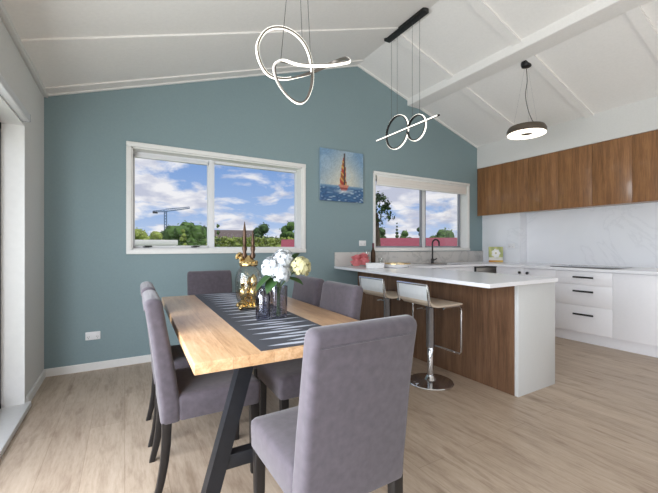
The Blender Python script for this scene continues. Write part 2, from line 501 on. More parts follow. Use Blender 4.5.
for (x0, x1, dark) in ((W2[0] + 0.018, 4.11, True), (4.17, W2[1] - 0.018, False)):
    mb = MB()
    for a, b in (((x0, z0), (x0 + 0.02, z1)), ((x1 - 0.024, z0), (x1, z1)), ((x0, z0), (x1, z0 + 0.02)), ((x0, z1 - 0.025), (x1, z1))):
        mb.box((a[0], ya - 0.01, a[1]), (b[0], ya + 0.03, b[1]), 0.003)
    s = mb.build('sash', M_alu_grey, w2)
    MB().box((x0 + 0.018, ya + 0.012, z0 + 0.015), (x1 - 0.02, ya + 0.018, z1 - 0.02)).build('glass', M_glass, s, smooth=False)

# roller blind in the kitchen window, blind headrail over the sliding door
rb = thing('roller_blind', 'rolled-up cream fabric blind across the top of the kitchen window', 'blind', (4.05, YB, 2.19))
MB().box((-0.955, -0.005, -0.03), (0.955, 0.06, -0.004), 0.004).build('headrail', M_trim, rb)
mb = MB()
mb.box((-0.95, 0.002, -0.135), (0.95, 0.012, -0.025), 0.003)
for i in range(2):
    mb.box((-0.95, -0.003 - 0.004 * i, -0.14 + 0.045 * i), (0.95, 0.014, -0.07 + 0.03 * i), 0.005)
mb.build('blind_cloth', M_blind, rb)
MB().box((-0.955, -0.008, -0.158), (0.955, 0.016, -0.138), 0.004).build('bottom_rail', M_trim, rb)
hr = thing('blind_headrail', 'long white blind headrail above the sliding door on the left wall', 'blind rail', (XL, 1.2, 2.03))
MB().box((0.0, -2.2, 0.0), (0.05, 1.975, 0.056), 0.008).build('rail', M_plastic, hr)
MB().box((0.0, 1.975, 0.0), (0.05, 1.985, 0.056), 0.004).build('end_cap', M_alu_grey, hr)

# ------------------------------------------------------------------ picture canvas
def canvas_mesh(name, w, h, depth, fn, n=56):
    bm = bmesh.new(); lay = bm.verts.layers.float_color.new('paint')
    g = [[bm.verts.new(((i / n - 0.5) * w, -depth, (j / n - 0.5) * h)) for i in range(n + 1)] for j in range(n + 1)]
    for j in range(n + 1):
        for i in range(n + 1):
            g[j][i][lay] = srgb(*fn(i / n, j / n))
    for j in range(n):
        for i in range(n):
            bm.faces.new((g[j][i], g[j][i + 1], g[j + 1][i + 1], g[j + 1][i]))
    edge = [(0, 0), (n, 0), (n, n), (0, n)]
    back = []
    for (i, j) in edge:
        v = bm.verts.new((g[j][i].co.x, 0, g[j][i].co.z)); v[lay] = srgb(150, 165, 175); back.append(v)
    loops = [[g[0][i] for i in range(n + 1)], [g[j][n] for j in range(n + 1)], [g[n][n - i] for i in range(n + 1)], [g[n - j][0] for j in range(n + 1)]]
    for q, lp in enumerate(loops):
        bm.faces.new([lp[i] for i in range(len(lp) - 1, -1, -1)] + [back[q], back[(q + 1) % 4]])
    bm.faces.new(list(reversed(back)))
    bmesh.ops.recalc_face_normals(bm, faces=bm.faces)
    me = bpy.data.meshes.new(name); bm.to_mesh(me); bm.free()
    return me
def mixc(a, b, t):
    t = max(0, min(1, t)); return tuple(a[i] * (1 - t) + b[i] * t for i in range(3))
rs = random.Random(3)
def sail(u, v):
    if v > 0.32:
        c = mixc((204, 200, 186), (120, 152, 182), (abs(u - 0.5) * 1.1 + (v - 0.45)) * 1.15)
        c = mixc(c, (222, 214, 190), 0.5 * math.exp(-((u - .62) ** 2 + (v - .5) ** 2) / .03))
        c = mixc(c, (170, 190, 205), 0.35 * (math.sin(9 * u + 5 * v) * math.sin(7 * v - 4 * u) > 0.4))
    else:
        wv = math.sin(u * 13 + 5 * math.sin(v * 26)) * math.sin(v * 48 + 4 * math.sin(u * 7))
        c = mixc((70, 112, 152), (36, 66, 112), 0.5 + 0.5 * wv)
        c = mixc(c, (190, 212, 224), max(0, wv - 0.45) * 1.8)
        c = mixc(c, (170, 195, 208), max(0, (v - 0.24) * 9))
    if 0.29 < v < 0.9:                                          # sails
        t = (v - 0.29) / 0.61
        lx, rx = 0.525 - 0.1 * (1 - t) ** 0.7, 0.545 + 0.05 * (1 - t) ** 0.6
        if lx < u < rx and t < 0.93:
            band = math.sin(t * 15 + (u - .5) * 26)
            c = (170, 62, 52) if band > 0.35 else ((208, 168, 92) if band > -0.6 else (150, 84, 50))
    if abs(u - 0.545) < 0.01 and 0.26 < v < 0.95: c = (70, 62, 62)
    if 0.2 < v < 0.33 and abs(u - 0.53) < 0.12 * (0.4 + (v - 0.2) * 5): c = (140, 58, 56) if v < 0.27 else (196, 128, 108)
    sp_ = math.exp(-((u - .53) / .2) ** 2 - ((v - .2) / .035) ** 2)
    c = mixc(c, (222, 226, 226), sp_ * 0.8)
    k = rs.uniform(0.93, 1.05)
    return tuple(min(255, x * k) for x in c)
pic = link('sailboat_painting', canvas_mesh('sailboat_painting', 0.672, 0.672, 0.035, sail), M_paint, None, (2.497, YB - 0.002, 2.092))
tag(pic, 'square canvas painting of a red and yellow sailboat on the teal wall', 'painting')

# wall plates
def socket(name, label, loc, w, h, switches):
    t = thing(name, label, 'power socket', loc)
    MB().box((-w / 2, -0.01, -h / 2), (w / 2, 0, h / 2), 0.004).build('cover_plate', M_plastic, t)
    for sx in switches:
        MB().box((sx - 0.008, -0.013, 0.012), (sx + 0.008, -0.009, 0.03), 0.002).build('switch', M_plastic, t)
        mb = MB()
        for (dx, dz, rr) in ((-0.006, -0.008, 0), (0.006, -0.008, 0), (0, -0.022, 0)):
            mb.box((sx + dx - 0.0012, -0.0105, dz - 0.005), (sx + dx + 0.0012, -0.0098, dz + 0.005))
        mb.build('pin_hole', M_black, t)
    return t
socket('power_socket', 'white double power socket low on the teal wall left of the dining table', (-0.258, YB, 0.322), 0.118, 0.075, (-0.035, 0.035))
socket('power_socket', 'small white power socket on the teal wall left of the kitchen window', (2.845, YB, 1.205), 0.115, 0.075, (-0.03, 0.03))
so = socket('power_socket', 'white power socket on the marble behind the small flower picture', (5.42, 3.43, 1.17), 0.115, 0.075, (-0.03, 0.03))
so.rotation_euler.z = R(-90)

# ------------------------------------------------------------------ dining table
TR = R(-1.5)
tb = thing('dining_table', 'long oak dining table with black steel A-frame legs', 'table', (0.672, 2.16, 0), TR)
MB().box((-0.443, -0.9, 0.716), (0.443, 0.9, 0.76), 0.004).build('tabletop', M_table, tb)
for sy in (-0.66, 0.66):
    for sx in (-1, 1):
        mb = MB()
        def ring(z, x):
            return [(x + dx, sy + dy, z) for dx, dy in ((-0.032, -0.03), (0.032, -0.03), (0.032, 0.03), (-0.032, 0.03))]
        mb.loft([ring(0, sx * 0.385), ring(0.706, sx * 0.185)])
        mb.build('leg', M_black_steel, tb, smooth=False)
    MB().box((-0.31, sy - 0.025, 0.225), (0.31, sy + 0.025, 0.285), 0.003).build('crossbar', M_black_steel, tb)
    MB().box((-0.3, sy - 0.04, 0.704), (0.3, sy + 0.04, 0.716), 0.002).build('mounting_plate', M_black_steel, tb)
# runner with printed leaves
mb = MB()
mb.box((-0.2, -0.878, 0.7600), (0.2, 0.898, 0.7625), 0.001)
mb.mi = 1
y = -0.83
i = 0
while y < 0.86:
    for (xa, xb, tl) in ((-0.16, 0.09, -0.012), (-0.06, 0.19, 0.0)):
        yy = y + (0.045 if xa > -0.1 else 0) + random.uniform(-0.006, 0.006)
        if yy > 0.86: continue
        n = 8; up = []; dn = []
        for q in range(n + 1):
            t = q / n; x = xa + (xb - xa) * t; wd = 0.0145 * math.sin(PI * t)
            up.append((x, yy + tl * t + wd, 0.7631)); dn.append((x, yy + tl * t - wd, 0.7631))
        for q in range(n):
            mb.quad([dn[q], dn[q + 1], up[q + 1], up[q]])
    y += 0.105
ru = mb.build('table_runner', [M_runner, M_leafprint], None, (0, 0, 0.0), smooth=False)
ru.location = (0.672, 2.16, 0.0); ru.rotation_euler.z = TR
tag(ru, 'charcoal table runner with silver leaf print along the middle of the dining table', 'table runner')

# ------------------------------------------------------------------ dining chairs
def make_chair(label):
    t = thing('dining_chair', label, 'chair', group='grey upholstered dining chairs')
    # seat
    rings = []
    for (z, hx, hy, dy) in ((0.356, 0.198, 0.192, 0.026), (0.363, 0.202, 0.197, 0.026), (0.44, 0.204, 0.2, 0.026), (0.458, 0.203, 0.198, 0.026), (0.468, 0.196, 0.19, 0.026), (0.473, 0.19, 0.178, 0.026), (0.477, 0.14, 0.13, 0.026)):
        rings.append([(x, y + dy, z) for x, y in rrect(hx, hy, 0.022)])
    MB().loft(rings).build('seat', M_fabric, t)
    # back: upholstered slab, leaning and slightly bowed, rolled top
    def yr(z): return -0.243 - 0.072 * max(0, (z - 0.42) / 0.5) ** 1.25
    rings = []
    for (z, th, hx) in ((0.352, 0.080, 0.198), (0.362, 0.086, 0.203), (0.42, 0.088, 0.205), (0.5, 0.086, 0.205), (0.6, 0.082, 0.205), (0.7, 0.078, 0.204), (0.8, 0.075, 0.204), (0.87, 0.076, 0.204), (0.895, 0.078, 0.203), (0.911, 0.07, 0.201), (0.921, 0.05, 0.196), (0.926, 0.022, 0.187)):
        c = yr(min(z, 0.9)) + (0.086 if z < .5 else 0.078) / 2
        rings.append([(x, y + c, z) for x, y in rrect(hx, th / 2, min(0.024, th / 2 - 0.002))])
    bk = MB().loft(rings).build('backrest', M_fabric, t)
    mb = MB()
    zz = 0.872; c = yr(zz) - 0.001
    mb.tube([(-0.178, c, zz), (0, c, zz), (0.178, c, zz)], 0.0022, 5)
    mb.build('seam', M_fabric, bk)
    # legs
    for sx in (-1, 1):
        rings = []
        for (z, h) in ((0.36, 0.021), (0.2, 0.019), (0.0, 0.015)):
            rings.append([(sx * 0.175 + x, 0.192 + y, z) for x, y in rrect(h, h, 0.004, 2)])
        MB().loft(rings).build('leg', M_black_wood, t)
        rings = []
        for (z, h, dy) in ((0.358, 0.021, -0.216), (0.26, 0.0195, -0.219), (0.17, 0.018, -0.227), (0.08, 0.016, -0.242), (0.0, 0.014, -0.262)):
            rings.append([(sx * 0.176 + x, dy + y, z) for x, y in rrect(h, h, 0.004, 2)])
        MB().loft(rings).build('leg', M_black_wood, t)
    return t
ch = make_chair('grey upholstered dining chair in front, seen from behind at the near end of the table')
ch.location = (0.645, 1.168, 0); ch.rotation_euler.z = R(1.5)
dup(ch, (0.705, 3.235, 0), R(179), 'grey upholstered dining chair at the far end of the table, against the teal wall')
dup(ch, (0.386, 1.94, 0), R(-91), 'grey upholstered dining chair on the left side of the table, nearer the camera')
dup(ch, (0.395, 2.46, 0), R(-91), 'grey upholstered dining chair on the left side of the table, farther from the camera')
dup(ch, (0.925, 1.9, 0), R(89), 'grey upholstered dining chair on the right side of the table, nearest the bar stools')
dup(ch, (0.955, 2.42, 0), R(89), 'grey upholstered dining chair on the right side of the table, behind the white flowers')

# ------------------------------------------------------------------ things on the table
# ornate jar
TZ = 0.7635
jr = thing('ornate_jar', 'ornate gold and glass lidded jar with two dark spires on the table runner', 'jar', (0.685, 2.2, TZ))
prof = [(0.05, 0.03), (0.07, 0.045), (0.082, 0.09), (0.086, 0.15), (0.084, 0.2), (0.076, 0.235), (0.058, 0.262), (0.05, 0.275)]
MB().lathe(prof + [(r - 0.003, z) for r, z in reversed(prof)], (0, 0, 0), 32, False).build('glass_body', M_jar, jr)
mb = MB(); mb.lathe([(0.06, 0.012), (0.074, 0.016), (0.076, 0.024), (0.06, 0.032), (0.045, 0.038)], (0, 0, 0), 32)
for a in range(10):
    mb.blob((0.07 * math.cos(a * PI / 5), 0.07 * math.sin(a * PI / 5), 0.026), 0.013, 1)
mb.build('gold_base', M_gold, jr)
for a in range(4):
    A = R(35 + 90 * a)
    MB().blob((0.078 * math.cos(A), 0.078 * math.sin(A), 0.013), 0.0135, 2).build('foot', M_gold, jr)
for (dx, dy, hh) in ((-0.034, -0.012, 0.15), (0.022, -0.03, 0.16), (0.022, 0.036, 0.14)):
    MB().lathe([(0.032, 0.035), (0.034, 0.045), (0.018, 0.06), (0.025, 0.08), (0.034, 0.105), (0.027, 0.128), (0.016, 0.145), (0.026, 0.165), (0.02, hh + 0.04), (0.006, hh + 0.06)], (dx, dy, 0), 14).build('gold_ornament', M_gold, jr)
lid = MB().lathe([(0.056, 0.272), (0.06, 0.28), (0.058, 0.29), (0.045, 0.305), (0.03, 0.318), (0.02, 0.33), (0.012, 0.34)], (0, 0, 0), 28).build('lid', M_gold, jr)
mb = MB()
for a in range(12):
    mb.blob((0.05 * math.cos(a * PI / 6), 0.05 * math.sin(a * PI / 6), 0.297), 0.012, 1)
mb.build('lid_beading', M_gold, lid)
for (dx, h0, h1) in ((-0.022, 0.32, 0.556), (0.024, 0.32, 0.50)):
    c = (dx, -dx * 0.58, 0)
    MB().lathe([(0.012, h0), (0.018, h0 + 0.02), (0.01, h0 + 0.04), (0.016, h0 + 0.06), (0.014, h0 + 0.075), (0.009, h0 + 0.085), (0.0125, h0 + 0.1), (0.011, h1 - 0.07), (0.006, h1 - 0.03), (0.0015, h1)], c, 14).build('spire', M_bronze, jr)
mb = MB(); random.seed(5)
for a in range(9):
    mb.blob((-0.05 + random.uniform(-0.02, 0.02), 0.02 + random.uniform(-0.02, 0.02), 0.335 + random.uniform(-0.022, 0.022)), 0.014, 1)
mb.build('blossom_knob', M_gold, jr)

# two vases
v1 = MB().lathe([(0.036, 0), (0.04, 0.006), (0.04, 0.125), (0.036, 0.142), (0.025, 0.156), (0.024, 0.17), (0.03, 0.18), (0.027, 0.18), (0.021, 0.17), (0.022, 0.156), (0.033, 0.14), (0.037, 0.125), (0.037, 0.01), (0.02, 0.008)], (0.652, 1.835, TZ), 28, False).build('glass_vase', M_smoke, None, (0.652, 1.835, TZ))
tag(v1, 'smoky blue glass bottle vase beside the flower vase on the runner', 'vase')
prof = [(0.04, 0), (0.043, 0.005), (0.046, 0.17), (0.047, 0.178), (0.044, 0.178), (0.04, 0.01), (0.02, 0.008)]
mb = MB()
rings = []
for r, z in prof:
    rings.append([(r * (1 + (0.05 if k2 % 2 else -0.03)) * math.cos(2 * PI * k2 / 20), r * (1 + (0.05 if k2 % 2 else -0.03)) * math.sin(2 * PI * k2 / 20), z) for k2 in range(20)])
mb.loft(rings, False)
v2 = mb.build('glass_vase', M_clear, None, None, angle=10); v2.location = (0.742, 1.83, TZ)
tag(v2, 'fluted grey glass vase holding the white and cream hydrangeas', 'vase')

def leaf(mb, p, d, L, w, droop=0.3):
    p = Vector(p); d = Vector(d).normalized(); side = d.cross(Vector((0, 0, 1)))
    side = side.normalized() if side.length > 0.05 else Vector((1, 0, 0))
    n = 6; rows = []
    for q in range(n + 1):
        t = q / n; c = p + d * (L * t) + Vector((0, 0, -droop * L * t * t)); ww = w * math.sin(PI * min(1, t * 0.93 + 0.07)) ** 0.8
        rows.append((c - side * ww + Vector((0, 0, 0.18 * ww)), c, c + side * ww + Vector((0, 0, 0.18 * ww))))
    for q in range(n):
        for s2 in (0, 1):
            mb.quad([rows[q][s2], rows[q][s2 + 1], rows[q + 1][s2 + 1], rows[q + 1][s2]])
def hydrangea(label, head, r, matp, leaves, seed):
    random.seed(seed)
    t = thing('hydrangea', label, 'flower', (0.742, 1.83, TZ + 0.01), group='flowers in the fluted vase')
    b = Vector((random.uniform(-0.012, 0.012), random.uniform(-0.012, 0.012), 0)); h = Vector(head)
    st = MB().tube(catmull([b, b * 0.5 + Vector((0, 0, 0.12)), Vector((h.x * 0.3, h.y * 0.3, 0.2)), h], 5, False), 0.004, 6).build('stem', M_stem, t)
    mb = MB()
    mb.blob(h, r * 0.74, 2)
    for q in range(120):                                   # little four-petalled florets
        z = random.uniform(-0.75, 1); a = random.uniform(0, 2 * PI); s = math.sqrt(1 - z * z)
        nrm = Vector((s * math.cos(a), s * math.sin(a), z)); c = h + nrm * r * random.uniform(0.8, 1.1)
        u = nrm.orthogonal().normalized(); v = nrm.cross(u); a0 = random.uniform(0, PI)
        for j in range(4):
            e = u * math.cos(a0 + j * PI / 2) + v * math.sin(a0 + j * PI / 2); f = nrm.cross(e)
            L = r * 0.29
            mb.quad([c, c + e * L * 0.55 + f * L * 0.42 + nrm * 0.006, c + e * L - nrm * 0.001, c + e * L * 0.55 - f * L * 0.42 + nrm * 0.006])
    mb.build('bloom', matp, t, angle=80)
    for (p, d, L, w) in leaves:
        lb = MB(); leaf(lb, p, d, L, w); lb.build('leaf', M_leaf, t, angle=80)
    return t
def rt(a, f, z):
    """a to the right, f towards the back, seen from the room's entrance side"""
    return (0.864 * a + 0.503 * f, -0.503 * a + 0.864 * f, z)
hydrangea('large white hydrangea, left bloom of the bouquet', rt(-0.036, -0.01, 0.268), 0.056, M_petal_white, [(rt(-0.015, -0.03, 0.245), rt(-0.75, -0.45, -0.45), 0.13, 0.048)], 1)
hydrangea('white hydrangea at the centre of the bouquet, highest bloom', rt(0.024, 0.02, 0.308), 0.06, M_petal_white, [(rt(0.03, -0.03, 0.215), rt(0.95, -0.35, 0.0), 0.12, 0.044), (rt(-0.01, -0.04, 0.23), rt(-0.35, -0.6, -0.6), 0.1, 0.04)], 2)
hydrangea('small white hydrangea low at the front of the bouquet', rt(0.022, -0.06, 0.236), 0.042, M_petal_white, [], 3)
hydrangea('cream yellow hydrangea on the right of the bouquet', rt(0.122, 0.0, 0.272), 0.05, M_petal_cream, [(rt(0.07, 0.02, 0.3), rt(0.5, -0.2, 0.9), 0.09, 0.04)], 4)

# ------------------------------------------------------------------ kitchen peninsula and benchtops
isl = thing('kitchen_island', 'walnut-fronted kitchen peninsula with a white end panel', 'kitchen island', (2.6, 1.6, 0))
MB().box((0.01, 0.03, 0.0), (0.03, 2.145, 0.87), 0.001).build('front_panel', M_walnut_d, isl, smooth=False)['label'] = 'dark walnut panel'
MB().box((0.016, 0.0, 0.0), (0.54, 0.032, 0.87), 0.002).build('end_panel', M_white_panel, isl)['label'] = 'white end panel'
MB().box((0.032, 0.034, 0.0), (0.53, 1.74, 0.868)).build('cabinet_body', M_white_lam, isl, smooth=False)
wt = MB()
wt.prism([(2.174, 1.536), (3.09, 1.55), (3.19, YB - 0.003), (2.387, YB - 0.003)], 'z', 0.87, 0.90, 0.003)
CY = 3.36                                            # front edge of the bench under the window
SX0, SX1, SY0, SY1 = 3.76, 4.33, 3.49, 3.79          # sink cut-out
for (a, b) in (((3.17, CY), (SX0, YB - 0.003)), ((SX1, CY), (XR - 0.001, YB - 0.003)), ((SX0, CY), (SX1, SY0)), ((SX0, SY1), (SX1, YB - 0.003)), ((4.69, YF + 1.2), (XR - 0.001, CY))):
    if a[0] == SX1:                                  # leave the boxed corner free
        wt.box((SX1, CY, 0.87), (5.415, YB - 0.003, 0.90))
    else:
        wt.box((a[0], a[1], 0.87), (b[0], b[1], 0.90))
wto = wt.build('worktop', M_quartz, None, (3.9, 3.6, 0.87), smooth=False)
tag(wto, 'white stone worktop running over the peninsula, under the window and along the cabinets', 'worktop')
up = MB().box((2.39, YB - 0.02, 0.901), (5.415, YB - 0.001, 1.083), 0.002).build('upstand', M_upstand, None, (3.9, YB, 0.9))
tag(up, 'pale grey stone upstand on the teal wall below the kitchen window', 'upstand')
sp = MB().box((XR - 0.011, YF + 1.2, 0.9), (XR - 0.001, 3.284, 1.70)).build('splashback', M_marble, None, (XR, 1.5, 0.9), smooth=False)
tag(sp, 'glossy white veined marble splashback between worktop and wall cupboards', 'splashback')
# sink, tap, cooktop
sk = thing('kitchen_sink', 'stainless steel sink set in the worktop under the window', 'sink', ((SX0 + SX1) / 2, (SY0 + SY1) / 2, 0.9))
mb = MB(); hx, hy = (SX1 - SX0) / 2, (SY1 - SY0) / 2
rings = [[(x, y, z) for x, y in rrect(hx + o, hy + o, 0.04 + max(o, -0.02))] for o, z in ((0.022, 0.001), (0.02, 0.004), (-0.004, 0.004), (-0.012, -0.004), (-0.016, -0.14), (-0.035, -0.16))]
mb.loft(rings, False)
b2 = rings[-1]; mb.bm.faces.new([mb.bm.verts.new(p) for p in b2])
mb.build('basin', M_steel, sk)
MB().lathe([(0.035, -0.159), (0.03, -0.156), (0.012, -0.157)], (0, 0, 0), 20).build('drain', M_chrome, sk)
tp = thing('kitchen_tap', 'matt black gooseneck tap standing behind the sink', 'tap', (4.085, 3.86, 0.9))
MB().lathe([(0.026, 0), (0.026, 0.006), (0.021, 0.012), (0.021, 0.07), (0.018, 0.075)], (0, 0, 0), 20).build('base', M_black, tp)
arc = [(0, 0, 0.07), (0, 0, 0.2), (0, 0, 0.31)] + [(0.012 * (1 - math.cos(R(a))), -0.055 * (1 - math.cos(R(a))), 0.31 + 0.055 * math.sin(R(a))) for a in range(20, 181, 20)] + [(0.024, -0.11, 0.27)]
MB().tube(arc, 0.0125, 10).build('spout', M_black, tp)
MB().tube([(0.02, 0, 0.05), (0.045, 0, 0.055), (0.085, -0.01, 0.075)], [0.011, 0.009, 0.007], 8).build('lever', M_black, tp)
ck = thing('cooktop', 'thin black ceramic cooktop flush on the worktop above the drawers', 'cooktop', (5.06, 2.15, 0.9))
MB().box((-0.26, -0.32, 0.0005), (0.26, 0.36, 0.007), 0.002).build('glass_plate', M_cooktop, ck)
for (x, y, r) in ((-0.12, -0.16, 0.09), (0.12, -0.16, 0.075), (-0.12, 0.2, 0.075), (0.12, 0.2, 0.1)):
    MB().lathe_loop([(r, 0.0071), (r + 0.003, 0.0071), (r + 0.003, 0.0075), (r, 0.0075)], (x, y, 0), 32).build('burner_ring', M_alu_grey, ck)

# base cabinets along the right wall: fronts at x=4.72, plinth at x=4.80
def base_cabinet(label, y0, y1, fronts, handles, knobs=()):
    t = thing('base_cabinet', label, 'cabinet', (4.72, (y0 + y1) / 2, 0), group='white base cabinets')
    hw = (y1 - y0) / 2
    MB().box((0.02, -hw, 0.13), (0.86, hw, 0.866)).build('body', M_white_lam, t, smooth=False)
    MB().box((0.08, -hw, 0.0), (0.1, hw, 0.131)).build('plinth', M_white_lam, t, smooth=False)
    for q, (ya_, yb_, z0, z1, nm) in enumerate(fronts):
        d = MB().box((0.0, ya_ - (y0 + y1) / 2 + 0.001, z0 + 0.001), (0.019, yb_ - (y0 + y1) / 2 - 0.001, z1 - 0.001), 0.001).build(nm, M_white_lam, t)
        for (hi, hy, hz, hl) in handles:
            if hi == q:
                mb = MB(); yy = hy - (y0 + y1) / 2
                mb.box((-0.032, yy - hl / 2, hz - 0.01), (-0.02, yy + hl / 2, hz + 0.01), 0.002)
                for s2 in (-1, 1):
                    mb.box((-0.024, yy + s2 * (hl / 2 - 0.015) - 0.005, hz - 0.006), (0.001, yy + s2 * (hl / 2 - 0.015) + 0.005, hz + 0.006))
                mb.build('handle', M_black, d)['label'] = 'black bar handle'
        for (ki, ky, kz) in knobs:
            if ki == q:
                yy = ky - (y0 + y1) / 2
                mb = MB(); mb.tube([(0.001, yy, kz), (-0.014, yy, kz)], 0.006, 10); mb.tube([(-0.012, yy, kz), (-0.026, yy, kz)], 0.018, 14)
                mb.build('knob', M_black, d)['label'] = 'black knob'
    return t
base_cabinet('white drawer cabinet with three black bar handles under the cooktop', 1.8, 2.4,
             [(1.8, 2.4, 0.7, 0.862, 'drawer'), (1.8, 2.4, 0.45, 0.7, 'drawer'), (1.8, 2.4, 0.135, 0.45, 'drawer')],
             [(0, 2.085, 0.793, 0.215), (1, 2.085, 0.626, 0.215), (2, 2.085, 0.35, 0.215)])
base_cabinet('white double-door base cabinet with two black knobs behind the peninsula end', 2.4, 3.22,
             [(2.4, 2.808, 0.135, 0.862, 'door'), (2.808, 3.22, 0.135, 0.862, 'door')], [], [(0, 2.755, 0.8), (1, 2.862, 0.8)])
base_cabinet('plain white base cabinet at the right edge of the photo, no handle in view', 0.6, 1.8,
             [(0.6, 1.2, 0.135, 0.862, 'door'), (1.2, 1.8, 0.135, 0.862, 'door')], [(0, 0.75, 0.79, 0.205)])
# units under the window
t = thing('dishwasher', 'pale steel dishwasher with black edge under the worktop in the kitchen corner', 'dishwasher', (4.76, CY + 0.03, 0))
MB().box((-0.3, 0.02, 0.0), (0.28, 0.57, 0.866)).build('body', M_dark_alu, t, smooth=False)
MB().box((-0.295, 0.0, 0.12), (0.275, 0.02, 0.78), 0.003).build('door', M_dish, t)
MB().box((-0.295, 0.0, 0.784), (0.275, 0.02, 0.864), 0.003).build('control_panel', M_dish, t)
MB().box((-0.295, -0.02, 0.846), (0.275, 0.001, 0.856), 0.003).build('handle', M_black, t)['label'] = 'black bar handle'
MB().box((-0.3, -0.02, 0.77), (-0.288, 0.02, 0.866), 0.003).build('edge_trim', M_black, t)
t = thing('sink_cabinet', 'white cabinet below the sink, between peninsula and dishwasher', 'cabinet', (3.70, CY + 0.03, 0))
MB().box((-0.4, 0.02, 0.13), (0.75, 0.06, 0.866)).build('body', M_white_lam, t, smooth=False)
MB().box((-0.4, 0.03, 0.0), (0.75, 0.05, 0.131)).build('plinth', M_white_lam, t, smooth=False)
for (a, b) in ((-0.398, 0.172), (0.175, 0.748)):
    MB().box((a, 0.0, 0.135), (b, 0.019, 0.862), 0.0015).build('door', M_white_lam, t)

# wall cupboards
ws = ['first walnut wall cupboard from the teal wall, two doors', 'second walnut wall cupboard from the teal wall, above the cooktop', 'third walnut wall cupboard from the teal wall, at the right edge of the photo']
y1 = YB - 0.004
for i, lab in enumerate(ws):
    y0 = 3.075 - 0.84 * i
    t = thing('wall_cupboard', lab, 'cupboard', (BX, (y0 + y1) / 2, 1.70), group='walnut wall cupboards')
    hw = (y1 - y0) / 2 - 0.001
    xb = XR - BX - 0.013
    if i == 0:
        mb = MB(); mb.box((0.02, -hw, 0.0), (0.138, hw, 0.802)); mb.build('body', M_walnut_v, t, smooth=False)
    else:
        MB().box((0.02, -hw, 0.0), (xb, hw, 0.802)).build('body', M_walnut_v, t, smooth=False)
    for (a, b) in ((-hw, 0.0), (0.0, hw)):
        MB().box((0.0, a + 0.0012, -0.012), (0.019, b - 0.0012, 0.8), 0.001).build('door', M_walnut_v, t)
    y1 = y0

# ------------------------------------------------------------------ bar stools
def make_stool(label):
    t = thing('bar_stool', label, 'bar stool', group='white bar stools at the peninsula')
    MB().lathe([(0.19, 0), (0.192, 0.006), (0.186, 0.012), (0.1, 0.02), (0.05, 0.026), (0.042, 0.04), (0.036, 0.055), (0.03, 0.062)], (0, 0, 0), 40).build('base', M_chrome, t)
    MB().lathe([(0.026, 0.06), (0.026, 0.33), (0.0235, 0.335), (0.0235, 0.34)], (0, 0, 0), 20).build('column', M_chrome, t)
    MB().lathe([(0.036, 0.3), (0.037, 0.305), (0.037, 0.63), (0.045, 0.645), (0.08, 0.668)], (0, 0, 0), 20).build('gas_lift_sleeve', M_sleeve, t)
    # L-shaped padded shell: seat swept up into the low back (profile in x,z)
    MB().prism([(0.182, 0.672), (0.19, 0.682), (0.17, 0.69), (0.05, 0.684), (-0.08, 0.684), (-0.13, 0.694), (-0.16, 0.716), (-0.166, 0.73), (-0.184, 0.73), (-0.176, 0.706), (-0.14, 0.678), (-0.09, 0.668), (0.05, 0.668)], 'y', -0.18, 0.18, 0.003).build('seat', M_beige_seat, t, angle=50)
    MB().prism([(-0.166, 0.727), (-0.174, 0.77), (-0.186, 0.842), (-0.194, 0.853), (-0.204, 0.844), (-0.196, 0.77), (-0.186, 0.727)], 'y', -0.178, 0.178, 0.003).build('backrest', M_white_leather, t, angle=50)
    fr = MB()
    fr.tube([(-0.185, -0.186, 0.69), (-0.2, -0.186, 0.76), (-0.207, -0.186, 0.852), (-0.207, 0.186, 0.852), (-0.2, 0.186, 0.76), (-0.185, 0.186, 0.69)], 0.0095, 8)
    fr.build('back_frame', M_chrome, t)
    fr = MB()
    P = [(-0.02, -0.17, 0.656), (0.16, -0.17, 0.66), (0.178, -0.17, 0.645), (0.182, -0.17, 0.62), (0.182, -0.17, 0.28), (0.182, -0.155, 0.258), (0.182, 0.155, 0.258), (0.182, 0.17, 0.28), (0.182, 0.17, 0.62), (0.178, 0.17, 0.645), (0.16, 0.17, 0.66), (-0.02, 0.17, 0.656)]
    fr.tube(P, 0.009, 8)
    fr.build('footrest', M_chrome, t)
    MB().tube([(0, 0.02, 0.615), (0.02, 0.13, 0.61), (0.02, 0.19, 0.595)], 0.006, 6).build('lift_lever', M_chrome, t)
    return t
st = make_stool('white low-back bar stool with chrome post, nearer the camera, its round base in view')
st.location = (2.262, 2.16, 0); st.rotation_euler.z = R(-3)
dup(st, (2.268, 2.735, 0), 0.0, 'white low-back bar stool farther along the peninsula, its base behind the grey chair')

# ------------------------------------------------------------------ things on the bench
WZ = 0.9005
# pink roses lying at the wall end
random.seed(11)
pk = thing('pink_bouquet', 'bunch of pink roses lying on the worktop against the stone upstand', 'flowers', (2.62, 3.72, WZ))
def rose(c, r):
    mb = MB(); c = Vector(c)
    for layer in range(4):
        nn = 4 + layer; rr = r * (0.3 + 0.23 * layer)
        for j in range(nn):
            a = 2 * PI * j / nn + layer * 0.6; e = Vector((math.cos(a), math.sin(a), 0)); f = Vector((-e.y, e.x, 0))
            h = r * (1.0 - 0.16 * layer); w = rr * 0.95
            b0 = c + e * rr * 0.35 - Vector((0, 0, r * 0.6))
            rows = []
            for q in range(4):
                tt = q / 3; ct = b0 + e * rr * 0.65 * tt + Vector((0, 0, (h + r * 0.6) * tt)) + e * (0.18 * rr * layer * tt * tt)
                ww = w * (0.35 + 0.65 * math.sin(PI * (0.15 + 0.62 * tt)))
                rows.append([ct - f * ww - e * 0.2 * ww, ct, ct + f * ww - e * 0.2 * ww])
            for q in range(3):
                for s2 in (0, 1):
                    mb.quad([rows[q][s2], rows[q][s2 + 1], rows[q + 1][s2 + 1], rows[q + 1][s2]])
    mb.blob(c, r * 0.5, 1)
    return mb
